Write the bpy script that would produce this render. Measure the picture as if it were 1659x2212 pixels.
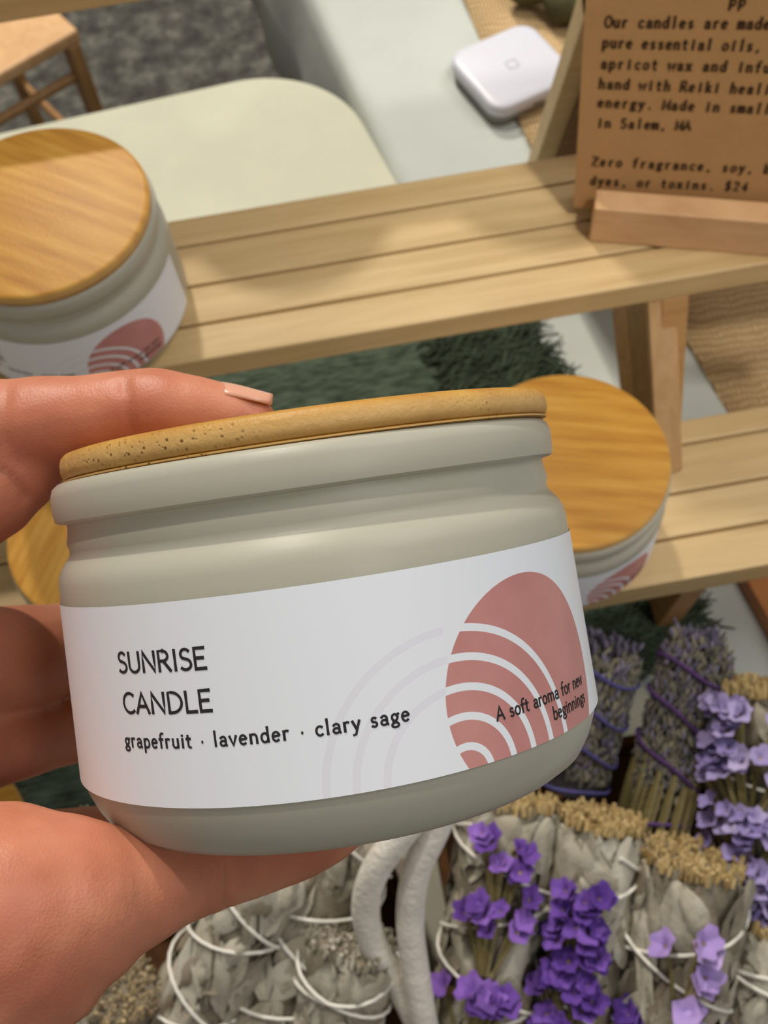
import bpy, bmesh, math, random
import numpy as np
from mathutils import Vector, Matrix, noise

random.seed(7)
C = bpy.context.scene.collection
S = bpy.context.scene
for o in list(bpy.data.objects):
    bpy.data.objects.remove(o)

# ------------------------------------------------------------------ camera
F = 2300.0
PITCH, ROLL, YAW, ZC = math.radians(62.36), math.radians(6.67), 0.0651, 1.31
def V(*a): return Vector(a)
_fw = V(0, math.cos(PITCH), -math.sin(PITCH)); _rt = V(1, 0, 0); _up = _rt.cross(_fw)
_r2 = math.cos(ROLL)*_rt - math.sin(ROLL)*_up; _u2 = math.sin(ROLL)*_rt + math.cos(ROLL)*_up
_M = Matrix.Rotation(-YAW, 3, 'Z')
RT, UP, FW = _M @ _r2, _M @ _u2, _M @ _fw
EYE = V(0, 0, ZC)
cd = bpy.data.cameras.new('camera'); cam = bpy.data.objects.new('camera', cd); C.objects.link(cam)
cam.matrix_world = Matrix(((RT.x, UP.x, -FW.x, EYE.x), (RT.y, UP.y, -FW.y, EYE.y), (RT.z, UP.z, -FW.z, EYE.z), (0, 0, 0, 1)))
cd.sensor_fit = 'HORIZONTAL'; cd.sensor_width = 36.0; cd.lens = F*36.0/1659.0
cd.clip_start = 0.01; cd.clip_end = 50
cd.dof.use_dof = True; cd.dof.focus_distance = 0.163; cd.dof.aperture_fstop = 48.0
S.camera = cam

# ------------------------------------------------------------------ light of the hall
w = bpy.data.worlds.new('hall_light'); S.world = w; w.use_nodes = True
w.node_tree.nodes['Background'].inputs[0].default_value = (1.0, 0.97, 0.93, 1)
w.node_tree.nodes['Background'].inputs[1].default_value = 0.20
def lamp(name, loc, target, size, energy, col):
    ld = bpy.data.lights.new(name, 'AREA'); ld.shape = 'DISK'; ld.size = size; ld.energy = energy; ld.color = col
    o = bpy.data.objects.new(name, ld); C.objects.link(o); o.location = loc
    o.rotation_euler = (Vector(target) - Vector(loc)).to_track_quat('-Z', 'Y').to_euler()
    return o
lamp('ceiling_spot_low', (-0.30, 2.75, 3.30), (0, 0.3, 0.9), 0.12, 64, (1.0, 0.93, 0.82))
lamp('ceiling_spot_rear', (-0.20, 1.40, 3.30), (0, 0.3, 0.9), 0.14, 24, (1.0, 0.93, 0.82))
lamp('ceiling_spot_front', (1.00, -0.90, 3.20), (0, 0.3, 0.9), 0.40, 8, (1.0, 0.97, 0.93))
lamp('ceiling_panel', (1.6, 0.5, 3.3), (0, 0.4, 0.8), 1.2, 18, (1.0, 0.99, 0.98))
sd_ = bpy.data.lights.new('added_fill_spot', 'SPOT'); sd_.energy = 105; sd_.spot_size = math.radians(11); sd_.spot_blend = .6; sd_.shadow_soft_size = .10; sd_.color = (1.0, .94, .86)  # added fill: narrow cone brightens card and shelves, stays off the hand
so_l = bpy.data.objects.new('added_fill_spot', sd_); C.objects.link(so_l); so_l.location = (.60, -.70, 3.25)
so_l.rotation_euler = (V(.19, .36, .93)-V(.60, -.70, 3.25)).to_track_quat('-Z', 'Y').to_euler()
S.view_settings.view_transform = 'Standard'; S.view_settings.look = 'None'
S.view_settings.exposure = 0.08; S.view_settings.gamma = 1.0; S.view_settings.use_curve_mapping = False

# ------------------------------------------------------------------ helpers
def ray(x, y): return RT*((x-829.5)/F) - UP*((y-1106)/F) + FW
def U(x, y, z):                       # image point -> point on the level z
    d = ray(x, y); return EYE + d*((z-ZC)/d.z)
def K(x, y, dep): return EYE + ray(x, y)*dep

def lin(c):
    return tuple(((v/255.0)/12.92 if v/255.0 <= .04045 else ((v/255.0+.055)/1.055)**2.4) for v in c) + (1.0,)

class MB:
    def __init__(s): s.v = []; s.f = []; s.m = []
    def add(s, vs, fs, mi=0):
        b = len(s.v); s.v += [tuple(p) for p in vs]; s.f += [tuple(b+i for i in f) for f in fs]; s.m += [mi]*len(fs)
    def box(s, lo, hi, mi=0):
        x0, y0, z0 = lo; x1, y1, z1 = hi
        s.add([(x0,y0,z0),(x1,y0,z0),(x1,y1,z0),(x0,y1,z0),(x0,y0,z1),(x1,y0,z1),(x1,y1,z1),(x0,y1,z1)],
              [(0,3,2,1),(4,5,6,7),(0,1,5,4),(1,2,6,5),(2,3,7,6),(3,0,4,7)], mi)
    def bar(s, a, b, wx, wy, side=None, mi=0):      # square bar from a to b
        a, b = Vector(a), Vector(b); t = (b-a).normalized()
        sd = Vector(side) if side is not None else (V(0,0,1) if abs(t.z) < .8 else V(1,0,0))
        n = (sd - t*sd.dot(t)).normalized(); m = t.cross(n)
        vs = [p + n*sx*wx/2 + m*sy*wy/2 for p in (a, b) for sx, sy in ((-1,-1),(1,-1),(1,1),(-1,1))]
        s.add(vs, [(0,3,2,1),(4,5,6,7),(0,1,5,4),(1,2,6,5),(2,3,7,6),(3,0,4,7)], mi)
    def prism(s, poly, axis, a, b, mi=0):           # poly in the two other axes
        n = len(poly); vs = []
        for h in (a, b):
            for p, q in poly:
                vs.append((h, p, q) if axis == 0 else ((p, h, q) if axis == 1 else (p, q, h)))
        s.add(vs, [tuple(range(n))[::-1], tuple(range(n, 2*n))] + [(i, (i+1) % n, n+(i+1) % n, n+i) for i in range(n)], mi)
    def lathe(s, prof, n=96, mi=0):
        b = len(s.v); k = len(prof); vs = []
        for i in range(n):
            a = 2*math.pi*i/n
            for r, z in prof: vs.append((r*math.cos(a), r*math.sin(a), z))
        fs = []
        for i in range(n):
            j = (i+1) % n
            for q in range(k-1): fs.append((i*k+q, j*k+q, j*k+q+1, i*k+q+1))
        s.add(vs, fs, mi)
    def tube(s, pts, r, n=8, cap=True, mi=0):
        pts = [Vector(p) for p in pts]; k = len(pts)
        rr = r if isinstance(r, (list, tuple)) else [r]*k
        t0 = (pts[1]-pts[0]).normalized(); ref = V(0,0,1) if abs(t0.z) < .9 else V(1,0,0)
        nrm = (ref - t0*ref.dot(t0)).normalized(); vs = []
        for i, p in enumerate(pts):
            t = (pts[min(i+1,k-1)] - pts[max(i-1,0)]).normalized()
            nrm = (nrm - t*nrm.dot(t))
            nrm = nrm.normalized() if nrm.length > 1e-9 else t.orthogonal().normalized()
            m = t.cross(nrm)
            for j in range(n):
                a = 2*math.pi*j/n; vs.append(p + (nrm*math.cos(a) + m*math.sin(a))*rr[i])
        fs = [(i*n+j, i*n+(j+1) % n, (i+1)*n+(j+1) % n, (i+1)*n+j) for i in range(k-1) for j in range(n)]
        if cap: fs += [tuple(range(n))[::-1], tuple(range((k-1)*n, k*n))]
        s.add(vs, fs, mi)
    def ball(s, c, r, nu=12, nv=8, sc=(1,1,1), mi=0):
        c = Vector(c); vs = [c + V(0,0,-r*sc[2])]
        for i in range(1, nv):
            p = -math.pi/2 + math.pi*i/nv
            for j in range(nu):
                a = 2*math.pi*j/nu
                vs.append(c + V(r*sc[0]*math.cos(p)*math.cos(a), r*sc[1]*math.cos(p)*math.sin(a), r*sc[2]*math.sin(p)))
        vs.append(c + V(0,0,r*sc[2])); L = len(vs)-1; fs = []
        for j in range(nu):
            q = (j+1) % nu
            fs.append((0, 1+q, 1+j)); fs.append((L, L-nu+j, L-nu+q))
            for i in range(nv-2): fs.append((1+i*nu+j, 1+i*nu+q, 1+(i+1)*nu+q, 1+(i+1)*nu+j))
        s.add(vs, fs, mi)
    def build(s, name, mats, parent=None, smooth=True, bevel=0, org=None, angle=40):
        me = bpy.data.meshes.new(name)
        o_ = Vector(org) if org is not None else V(0,0,0)
        me.from_pydata([tuple(Vector(p)-o_) for p in s.v], [], s.f); me.update()
        mats = mats if isinstance(mats, (list, tuple)) else [mats]
        for m in mats: me.materials.append(m)
        if len(mats) > 1: me.polygons.foreach_set('material_index', s.m)
        if smooth:
            me.polygons.foreach_set('use_smooth', [True]*len(me.polygons))
            me.set_sharp_from_angle(angle=math.radians(angle))
        o = bpy.data.objects.new(name, me); C.objects.link(o)
        if parent is not None: o.parent = parent
        elif org is not None: o.location = o_
        if bevel:
            b = o.modifiers.new('bevel', 'BEVEL'); b.width = bevel; b.segments = 2; b.limit_method = 'ANGLE'
        return o

def tag(o, label=None, cat=None, group=None, kind=None):
    if label: o['label'] = label
    if cat: o['category'] = cat
    if group: o['group'] = group
    if kind: o['kind'] = kind
    return o
def empty(name, loc, label=None, cat=None, group=None):
    o = bpy.data.objects.new(name, None); C.objects.link(o); o.location = loc; o.empty_display_size = .02
    return tag(o, label, cat, group)
def copy_tree(o, parent=None):
    c = o.copy(); C.objects.link(c)
    if parent is not None: c.parent = parent
    for ch in list(o.children): copy_tree(ch, c)
    return c

# ------------------------------------------------------------------ materials
def newmat(name):
    m = bpy.data.materials.new(name); m.use_nodes = True
    nt = m.node_tree; return m, nt, nt.nodes['Principled BSDF']
def nd(nt, typ, **kw):
    n = nt.nodes.new(typ)
    for k, v in kw.items():
        if k in n.inputs: n.inputs[k].default_value = v
        else: setattr(n, k, v)
    return n
def ramp(nt, stops):
    r = nt.nodes.new('ShaderNodeValToRGB'); e = r.color_ramp.elements
    while len(e) < len(stops): e.new(.5)
    for i, (p, c) in enumerate(stops): e[i].position = p; e[i].color = c
    return r
def plain(name, c, rough=.6, spec=.4, noise_amt=0, nscale=40, bump=0, bscale=200, sheen=0):
    m, nt, b = newmat(name); b.inputs['Roughness'].default_value = rough; b.inputs['Specular IOR Level'].default_value = spec
    col = lin(c); L = nt.links.new
    if noise_amt or bump:
        tc = nd(nt, 'ShaderNodeTexCoord')
    if noise_amt:
        n = nd(nt, 'ShaderNodeTexNoise', Scale=nscale, Detail=5.0); L(tc.outputs['Object'], n.inputs['Vector'])
        r = ramp(nt, [(.3, tuple(v*(1-noise_amt) for v in col[:3])+(1,)), (.7, tuple(min(1, v*(1+noise_amt)) for v in col[:3])+(1,))])
        L(n.outputs[0], r.inputs[0]); L(r.outputs[0], b.inputs['Base Color'])
    else: b.inputs['Base Color'].default_value = col
    if bump:
        n2 = nd(nt, 'ShaderNodeTexNoise', Scale=bscale, Detail=4.0); L(tc.outputs['Object'], n2.inputs['Vector'])
        bp = nd(nt, 'ShaderNodeBump', Strength=bump, Distance=.001); L(n2.outputs[0], bp.inputs['Height']); L(bp.outputs[0], b.inputs['Normal'])
    if sheen: b.inputs['Sheen Weight'].default_value = sheen
    return m
def wood(name, dark, light, stretch=(6, 160, 160), rough=.5, knots=0, big=12):
    m, nt, b = newmat(name); L = nt.links.new
    tc = nd(nt, 'ShaderNodeTexCoord'); mp = nd(nt, 'ShaderNodeMapping'); mp.inputs['Scale'].default_value = stretch
    oi = nd(nt, 'ShaderNodeObjectInfo'); vm = nd(nt, 'ShaderNodeVectorMath', operation='ADD')
    sc = nd(nt, 'ShaderNodeMath', operation='MULTIPLY'); sc.inputs[1].default_value = 7.0
    L(oi.outputs['Random'], sc.inputs[0]); L(tc.outputs['Object'], vm.inputs[0]); L(sc.outputs[0], vm.inputs[1])
    L(vm.outputs[0], mp.inputs['Vector'])
    n = nd(nt, 'ShaderNodeTexNoise', Scale=1.0, Detail=6.0, Roughness=.6, Distortion=.6); L(mp.outputs[0], n.inputs['Vector'])
    r = ramp(nt, [(.28, lin(dark)), (.72, lin(light))]); L(n.outputs[0], r.inputs[0])
    n2 = nd(nt, 'ShaderNodeTexNoise', Scale=float(big), Detail=2.0); L(vm.outputs[0], n2.inputs['Vector'])
    mx = nd(nt, 'ShaderNodeMix', data_type='RGBA', blend_type='MULTIPLY'); mx.inputs[0].default_value = .35
    r2 = ramp(nt, [(.3, (.72,.66,.58,1)), (.6, (1,1,1,1))]); L(n2.outputs[0], r2.inputs[0])
    L(r.outputs[0], mx.inputs[6]); L(r2.outputs[0], mx.inputs[7]); L(mx.outputs[2], b.inputs['Base Color'])
    b.inputs['Roughness'].default_value = rough
    bp = nd(nt, 'ShaderNodeBump', Strength=.15, Distance=.0005); L(n.outputs[0], bp.inputs['Height']); L(bp.outputs[0], b.inputs['Normal'])
    return m

M = {}
M['pine'] = wood('pine', (196,166,114), (222,194,144), (9, 150, 150), .5)
M['pine_brown'] = wood('pine_brown', (160,116,66), (188,144,90), (9, 150, 150), .55)
M['chair_wood'] = wood('chair_wood', (150,108,60), (196,150,96), (60, 60, 8), .5)
M['shade_board_wood'] = wood('shade_board_wood', (104,72,36), (128,92,50), (9,150,150), .6)  # darker wood tone, shade of the recess put into the colour
M['pine_tan'] = wood('pine_tan', (180,140,94), (204,166,118), (120, 120, 9), .55)
M['lit_seat_wood'] = wood('lit_seat_wood', (210,160,108), (232,188,136), (60, 60, 8), .5)  # chair wood lightened, the light on the seat is in the colour
M['lit_lip_wood'] = wood('lit_lip_wood', (206,160,114), (226,184,138), (40, 40, 150), .5)  # holder wood made paler, light falling on the lip painted in
M['board_wood'] = wood('board_wood', (176,112,60), (200,136,82), (20, 120, 120), .5)
M['cream'] = plain('cream_cloth', (203,202,181), .9, .15, .03, 30, .25, 900)
M['white_cloth'] = plain('white_cloth', (190,195,189), .9, .15, .03, 25, .35, 60)
M['ink'] = plain('black_ink', (46,44,46), .7, .2)
M['faint_ink'] = plain('pale_grey_ink', (206,205,208), .7, .2)
M['card_ink'] = plain('typed_ink', (76,54,36), .8, .1)
M['device_white'] = plain('white_plastic', (208,209,220), .35, .4)
M['device_grey'] = plain('grey_plastic', (150,150,148), .5, .4)
M['wax'] = plain('cream_wax', (226,222,190), .6, .3)
_w = M['wax'].node_tree.nodes['Principled BSDF']; _w.inputs['Subsurface Weight'].default_value = 1.0; _w.inputs['Subsurface Radius'].default_value = (1, .9, .7); _w.inputs['Subsurface Scale'].default_value = .02
M['rope'] = plain('white_rope', (226,220,208), .95, .1, .12, 120, .8, 400, .2)
M['bin_cloth'] = plain('taupe_felt', (172,156,138), .95, .1, .05, 60, .4, 500)
M['bin_inner'] = plain('brown_wicker', (104,70,42), .8, .2, .35, 90, .6, 150)
M['kraft_dark'] = plain('tan_paper', (168,130,84), .8, .2, .08, 40)
M['olive_cloth'] = plain('olive_cloth', (84,82,56), .9, .1, .2, 40, .4, 200)
M['twine'] = plain('white_twine', (232,228,218), .85, .2, .06, 300)
M['purple_twine'] = plain('purple_twine', (84,56,104), .8, .2, .15, 300)
M['blue_twine'] = plain('violet_blue_twine', (78,74,124), .8, .2, .15, 300)
M['nail'] = plain('nail_plate', (212,158,134), .28, .5)
M['metal'] = plain('steel_pin', (120,110,100), .4, .6)

def leafmat(name, c1, c2, c3):
    m, nt, b = newmat(name); L = nt.links.new
    tc = nd(nt, 'ShaderNodeTexCoord'); n = nd(nt, 'ShaderNodeTexNoise', Scale=70.0, Detail=5.0); L(tc.outputs['Object'], n.inputs['Vector'])
    geo = nd(nt, 'ShaderNodeNewGeometry')
    ad = nd(nt, 'ShaderNodeMath', operation='MULTIPLY_ADD'); ad.inputs[1].default_value = .5; L(geo.outputs['Random Per Island'], ad.inputs[0])
    ml = nd(nt, 'ShaderNodeMath', operation='MULTIPLY'); ml.inputs[1].default_value = .55; L(n.outputs[0], ml.inputs[0]); L(ml.outputs[0], ad.inputs[2])
    r = ramp(nt, [(.2, lin(c1)), (.55, lin(c2)), (.85, lin(c3))]); L(ad.outputs[0], r.inputs[0]); L(r.outputs[0], b.inputs['Base Color'])
    b.inputs['Roughness'].default_value = .85; b.inputs['Specular IOR Level'].default_value = .15
    n2 = nd(nt, 'ShaderNodeTexNoise', Scale=350.0, Detail=4.0); L(tc.outputs['Object'], n2.inputs['Vector'])
    bp = nd(nt, 'ShaderNodeBump', Strength=.5, Distance=.0008); L(n2.outputs[0], bp.inputs['Height']); L(bp.outputs[0], b.inputs['Normal'])
    return m
M['sage'] = leafmat('dry_sage_leaf', (116,102,84), (166,159,142), (200,195,180))
M['sage_mix'] = leafmat('mixed_cut_stems', (120,100,76), (150,136,112), (196,172,124))
M['sage_core'] = plain('sage_core', (126,118,102), .9, .1, .3, 120, .6, 200)
M['sage_cut'] = leafmat('cut_sage_stems', (134,108,66), (176,152,104), (206,184,138))
M['lav_core'] = plain('lavender_core', (64,60,62), .9, .1, .4, 160)
M['lav_bud'] = leafmat('dry_lavender_buds', (78,75,66), (110,106,94), (152,145,122))
M['lav_bud_blue'] = leafmat('dry_lavender_blossom', (78,72,88), (108,102,122), (146,138,154))
M['stem'] = leafmat('dry_green_stem', (92,84,50), (120,108,70), (146,134,98))
M['calyx'] = leafmat('brown_calyx', (110,84,46), (140,112,62), (150,130,78))
M['petal'] = leafmat('purple_petals', (88,56,136), (114,78,162), (146,108,190))
M['petal_deep'] = leafmat('deep_purple_petals', (72,46,120), (94,62,144), (124,88,174))
M['petal_pale'] = leafmat('pale_violet_petals', (136,112,172), (160,136,196), (186,164,214))
M['petal_dusty'] = leafmat('dusty_violet_petals', (110,98,150), (140,126,176), (172,160,196))
M['rug'] = leafmat('dark_green_wool', (44,54,42), (60,72,56), (84,96,78))

def rugtop():
    m, nt, b = newmat('dark_green_weave'); L = nt.links.new
    tc = nd(nt, 'ShaderNodeTexCoord'); mp = nd(nt, 'ShaderNodeMapping'); mp.inputs['Scale'].default_value = (90, 420, 90)
    L(tc.outputs['Object'], mp.inputs['Vector'])
    n = nd(nt, 'ShaderNodeTexNoise', Scale=1.0, Detail=4.0); L(mp.outputs[0], n.inputs['Vector'])
    r = ramp(nt, [(.3, lin((46,56,46))), (.7, lin((92,104,88)))]); L(n.outputs[0], r.inputs[0]); L(r.outputs[0], b.inputs['Base Color'])
    b.inputs['Roughness'].default_value = .95; b.inputs['Specular IOR Level'].default_value = .05
    bp = nd(nt, 'ShaderNodeBump', Strength=.8, Distance=.002); L(n.outputs[0], bp.inputs['Height']); L(bp.outputs[0], b.inputs['Normal'])
    return m
M['rug_top'] = rugtop()

def carpet():
    m, nt, b = newmat('grey_carpet'); L = nt.links.new
    tc = nd(nt, 'ShaderNodeTexCoord')
    n = nd(nt, 'ShaderNodeTexNoise', Scale=26.0, Detail=8.0, Roughness=.7); L(tc.outputs['Object'], n.inputs['Vector'])
    r = ramp(nt, [(.33, lin((62,60,58))), (.5, lin((92,90,84))), (.68, lin((132,130,120)))]); L(n.outputs[0], r.inputs[0]); L(r.outputs[0], b.inputs['Base Color'])
    b.inputs['Roughness'].default_value = 1.0; b.inputs['Specular IOR Level'].default_value = .05
    return m
M['carpet'] = carpet()

def burlap():
    m, nt, b = newmat('burlap_weave'); L = nt.links.new
    tc = nd(nt, 'ShaderNodeTexCoord')
    wx = nd(nt, 'ShaderNodeTexWave', Scale=110.0, Distortion=5.0, Detail=3.0); wx.bands_direction = 'X'
    wy = nd(nt, 'ShaderNodeTexWave', Scale=60.0, Distortion=6.0, Detail=3.0); wy.bands_direction = 'Y'
    L(tc.outputs['Object'], wx.inputs['Vector']); L(tc.outputs['Object'], wy.inputs['Vector'])
    mm = nd(nt, 'ShaderNodeMath', operation='MULTIPLY'); L(wx.outputs['Fac'], mm.inputs[0]); L(wy.outputs['Fac'], mm.inputs[1])
    r = ramp(nt, [(.0, lin((176,146,104))), (.6, lin((222,194,150)))]); L(mm.outputs[0], r.inputs[0]); L(r.outputs[0], b.inputs['Base Color'])
    b.inputs['Roughness'].default_value = .9; b.inputs['Specular IOR Level'].default_value = .1
    bp = nd(nt, 'ShaderNodeBump', Strength=.6, Distance=.001); L(mm.outputs[0], bp.inputs['Height']); L(bp.outputs[0], b.inputs['Normal'])
    return m
M['burlap'] = burlap()
M['card'] = plain('kraft_card', (182,140,92), .85, .15, .04, 60, .15, 500)

def lidmat():
    m, nt, b = newmat('bamboo_lid'); L = nt.links.new
    tc = nd(nt, 'ShaderNodeTexCoord'); mp = nd(nt, 'ShaderNodeMapping'); mp.inputs['Scale'].default_value = (22, 260, 40)
    L(tc.outputs['Object'], mp.inputs['Vector'])
    n = nd(nt, 'ShaderNodeTexNoise', Scale=1.0, Detail=5.0, Roughness=.55); L(mp.outputs[0], n.inputs['Vector'])
    r = ramp(nt, [(.25, lin((156,104,32))), (.5, lin((178,127,46))), (.75, lin((194,149,66)))]); L(n.outputs[0], r.inputs[0])
    # pores on the end grain of the rim
    vo = nd(nt, 'ShaderNodeTexVoronoi', Scale=950.0); vo.feature = 'F1'; L(tc.outputs['Object'], vo.inputs['Vector'])
    pr = ramp(nt, [(.12, (0,0,0,1)), (.34, (1,1,1,1))]); L(vo.outputs['Distance'], pr.inputs[0])
    pn = nd(nt, 'ShaderNodeTexNoise', Scale=38.0, Detail=2.0); L(tc.outputs['Object'], pn.inputs['Vector'])
    pm = ramp(nt, [(.5, (0,0,0,1)), (.68, (.8,.8,.8,1))]); L(pn.outputs[0], pm.inputs[0])
    vd = nd(nt, 'ShaderNodeVectorMath', operation='DISTANCE'); vd.inputs[1].default_value = (-.024, -.037, .064); L(tc.outputs['Object'], vd.inputs[0])
    vr = ramp(nt, [(.0, (1,1,1,1)), (.011, (1,1,1,1)), (.020, (0,0,0,1))]); L(vd.outputs['Value'], vr.inputs[0])
    pmx = nd(nt, 'ShaderNodeMath', operation='MAXIMUM'); L(pm.outputs[0], pmx.inputs[0]); L(vr.outputs[0], pmx.inputs[1])
    geo = nd(nt, 'ShaderNodeNewGeometry')
    tr = nd(nt, 'ShaderNodeVectorTransform'); tr.vector_type = 'NORMAL'; tr.convert_from = 'WORLD'; tr.convert_to = 'OBJECT'
    L(geo.outputs['Normal'], tr.inputs[0]); sx = nd(nt, 'ShaderNodeSeparateXYZ'); L(tr.outputs[0], sx.inputs[0])
    ab = nd(nt, 'ShaderNodeMath', operation='ABSOLUTE'); L(sx.outputs['Z'], ab.inputs[0])
    sd = nd(nt, 'ShaderNodeMath', operation='SUBTRACT'); sd.inputs[0].default_value = 1.0; L(ab.outputs[0], sd.inputs[1])
    m1 = nd(nt, 'ShaderNodeMath', operation='MULTIPLY', use_clamp=True); L(sd.outputs[0], m1.inputs[0]); L(pmx.outputs[0], m1.inputs[1])
    inv = nd(nt, 'ShaderNodeMath', operation='SUBTRACT'); inv.inputs[0].default_value = 1.0; L(pr.outputs[0], inv.inputs[1])
    m2 = nd(nt, 'ShaderNodeMath', operation='MULTIPLY'); L(m1.outputs[0], m2.inputs[0]); L(inv.outputs[0], m2.inputs[1])
    # paler side grain
    side = nd(nt, 'ShaderNodeMix', data_type='RGBA'); side.inputs[7].default_value = lin((230,192,130))
    m3 = nd(nt, 'ShaderNodeMath', operation='MULTIPLY', use_clamp=True); m3.inputs[1].default_value = .6; L(sd.outputs[0], m3.inputs[0])
    L(m3.outputs[0], side.inputs[0]); L(r.outputs[0], side.inputs[6])
    mx = nd(nt, 'ShaderNodeMix', data_type='RGBA'); mx.inputs[7].default_value = lin((104,74,36))
    L(m2.outputs[0], mx.inputs[0]); L(side.outputs[2], mx.inputs[6]); L(mx.outputs[2], b.inputs['Base Color'])
    b.inputs['Roughness'].default_value = .45; b.inputs['Specular IOR Level'].default_value = .25
    n3 = nd(nt, 'ShaderNodeTexNoise', Scale=900.0, Detail=3.0); L(tc.outputs['Object'], n3.inputs['Vector'])
    ad = nd(nt, 'ShaderNodeMath', operation='MULTIPLY_ADD'); ad.inputs[1].default_value = -1.6; L(m2.outputs[0], ad.inputs[0]); L(n3.outputs[0], ad.inputs[2])
    bp = nd(nt, 'ShaderNodeBump', Strength=.35, Distance=.0004); L(ad.outputs[0], bp.inputs['Height']); L(bp.outputs[0], b.inputs['Normal'])
    return m
M['lid'] = lidmat()

def frosted():
    m, nt, b = newmat('frosted_glass'); L = nt.links.new; nt.nodes.remove(b); out = nt.nodes['Material Output']
    d = nd(nt, 'ShaderNodeBsdfDiffuse'); d.inputs['Color'].default_value = lin((236,232,214))
    t = nd(nt, 'ShaderNodeBsdfTranslucent'); t.inputs['Color'].default_value = lin((222,224,206))
    g = nd(nt, 'ShaderNodeBsdfGlossy'); g.inputs['Roughness'].default_value = .38
    rf = nd(nt, 'ShaderNodeBsdfRefraction', Roughness=.55, IOR=1.12); rf.inputs['Color'].default_value = lin((226,228,214))
    m0 = nd(nt, 'ShaderNodeMixShader'); m0.inputs[0].default_value = .45; L(t.outputs[0], m0.inputs[1]); L(rf.outputs[0], m0.inputs[2])
    m1 = nd(nt, 'ShaderNodeMixShader'); m1.inputs[0].default_value = .52; L(d.outputs[0], m1.inputs[1]); L(m0.outputs[0], m1.inputs[2])
    fr = nd(nt, 'ShaderNodeFresnel', IOR=1.35)
    m2 = nd(nt, 'ShaderNodeMixShader'); L(fr.outputs[0], m2.inputs[0]); L(m1.outputs[0], m2.inputs[1]); L(g.outputs[0], m2.inputs[2])
    L(m2.outputs[0], out.inputs['Surface']); return m
M['frost'] = frosted()

SUN_C, SUN_R, ARC_C = (.0335, .0190), .0179, (.0178, .0098)
ARCS, ARC_W = (.0039, .0083, .0126, .0170, .0213), .00115
def labelmat():
    # printed label: dusty-pink sun with concentric white arcs and pale grey arcs, in label coordinates (arc length, height)
    m, nt, b = newmat('printed_label'); L = nt.links.new
    tc = nd(nt, 'ShaderNodeTexCoord'); sx = nd(nt, 'ShaderNodeSeparateXYZ'); L(tc.outputs['UV'], sx.inputs[0])
    def mth(op, a, bb=None, c=None, clamp=False):
        n = nd(nt, 'ShaderNodeMath', operation=op, use_clamp=clamp)
        for i, v in enumerate((a, bb, c)):
            if v is None: continue
            if isinstance(v, (int, float)): n.inputs[i].default_value = v
            else: L(v, n.inputs[i])
        return n.outputs[0]
    u, v = sx.outputs['X'], sx.outputs['Y']          # millimetres
    def dist(c):
        a = mth('SUBTRACT', u, c[0]*1000); bb = mth('SUBTRACT', v, c[1]*1000)
        return mth('SQRT', mth('ADD', mth('MULTIPLY', a, a), mth('MULTIPLY', bb, bb)))
    def below(x, lim, soft=.06): return mth('MULTIPLY_ADD', mth('SUBTRACT', lim, x), 1/soft, .5, True)
    sun = below(dist(SUN_C), SUN_R*1000)
    da = dist(ARC_C); arc = None
    for r in ARCS:
        k = below(mth('ABSOLUTE', mth('SUBTRACT', da, r*1000)), ARC_W*500)
        arc = k if arc is None else mth('MAXIMUM', arc, k)
    pink = mth('MULTIPLY', sun, mth('SUBTRACT', 1.0, arc))
    faint = mth('MULTIPLY', mth('MULTIPLY', mth('SUBTRACT', 1.0, sun), arc), below(u, 17.0, .5))
    faint = mth('MULTIPLY', faint, below(9.0, da))
    n = nd(nt, 'ShaderNodeTexNoise', Scale=90.0, Detail=4.0); L(tc.outputs['Object'], n.inputs['Vector'])
    pr = ramp(nt, [(.3, lin((188,128,124))), (.7, lin((200,142,136)))]); L(n.outputs[0], pr.inputs[0])
    x1 = nd(nt, 'ShaderNodeMix', data_type='RGBA'); x1.inputs[6].default_value = lin((230,234,241)); x1.inputs[7].default_value = lin((225,226,235)); L(faint, x1.inputs[0])
    x2 = nd(nt, 'ShaderNodeMix', data_type='RGBA'); L(x1.outputs[2], x2.inputs[6]); L(pr.outputs[0], x2.inputs[7]); L(pink, x2.inputs[0])
    L(x2.outputs[2], b.inputs['Base Color']); b.inputs['Roughness'].default_value = .5; b.inputs['Specular IOR Level'].default_value = .35
    return m
M['label'] = labelmat()

def skin():
    m, nt, b = newmat('skin'); L = nt.links.new
    tc = nd(nt, 'ShaderNodeTexCoord')
    n = nd(nt, 'ShaderNodeTexNoise', Scale=60.0, Detail=5.0); L(tc.outputs['Object'], n.inputs['Vector'])
    r = ramp(nt, [(.3, lin((176,104,78))), (.55, lin((193,124,96))), (.75, lin((205,140,110)))]); L(n.outputs[0], r.inputs[0]); L(r.outputs[0], b.inputs['Base Color'])
    b.inputs['Roughness'].default_value = .45; b.inputs['Specular IOR Level'].default_value = .35
    b.inputs['Subsurface Weight'].default_value = .25; b.inputs['Subsurface Radius'].default_value = (1.0, .3, .15); b.inputs['Subsurface Scale'].default_value = .004
    n2 = nd(nt, 'ShaderNodeTexVoronoi', Scale=1900.0); L(tc.outputs['Object'], n2.inputs['Vector'])
    n3 = nd(nt, 'ShaderNodeTexNoise', Scale=300.0, Detail=4.0); L(tc.outputs['Object'], n3.inputs['Vector'])
    ad = nd(nt, 'ShaderNodeMath', operation='ADD'); L(n2.outputs['Distance'], ad.inputs[0]); L(n3.outputs[0], ad.inputs[1])
    bp = nd(nt, 'ShaderNodeBump', Strength=.12, Distance=.0004); L(ad.outputs[0], bp.inputs['Height']); L(bp.outputs[0], b.inputs['Normal'])
    return m
M['skin'] = skin()

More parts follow.
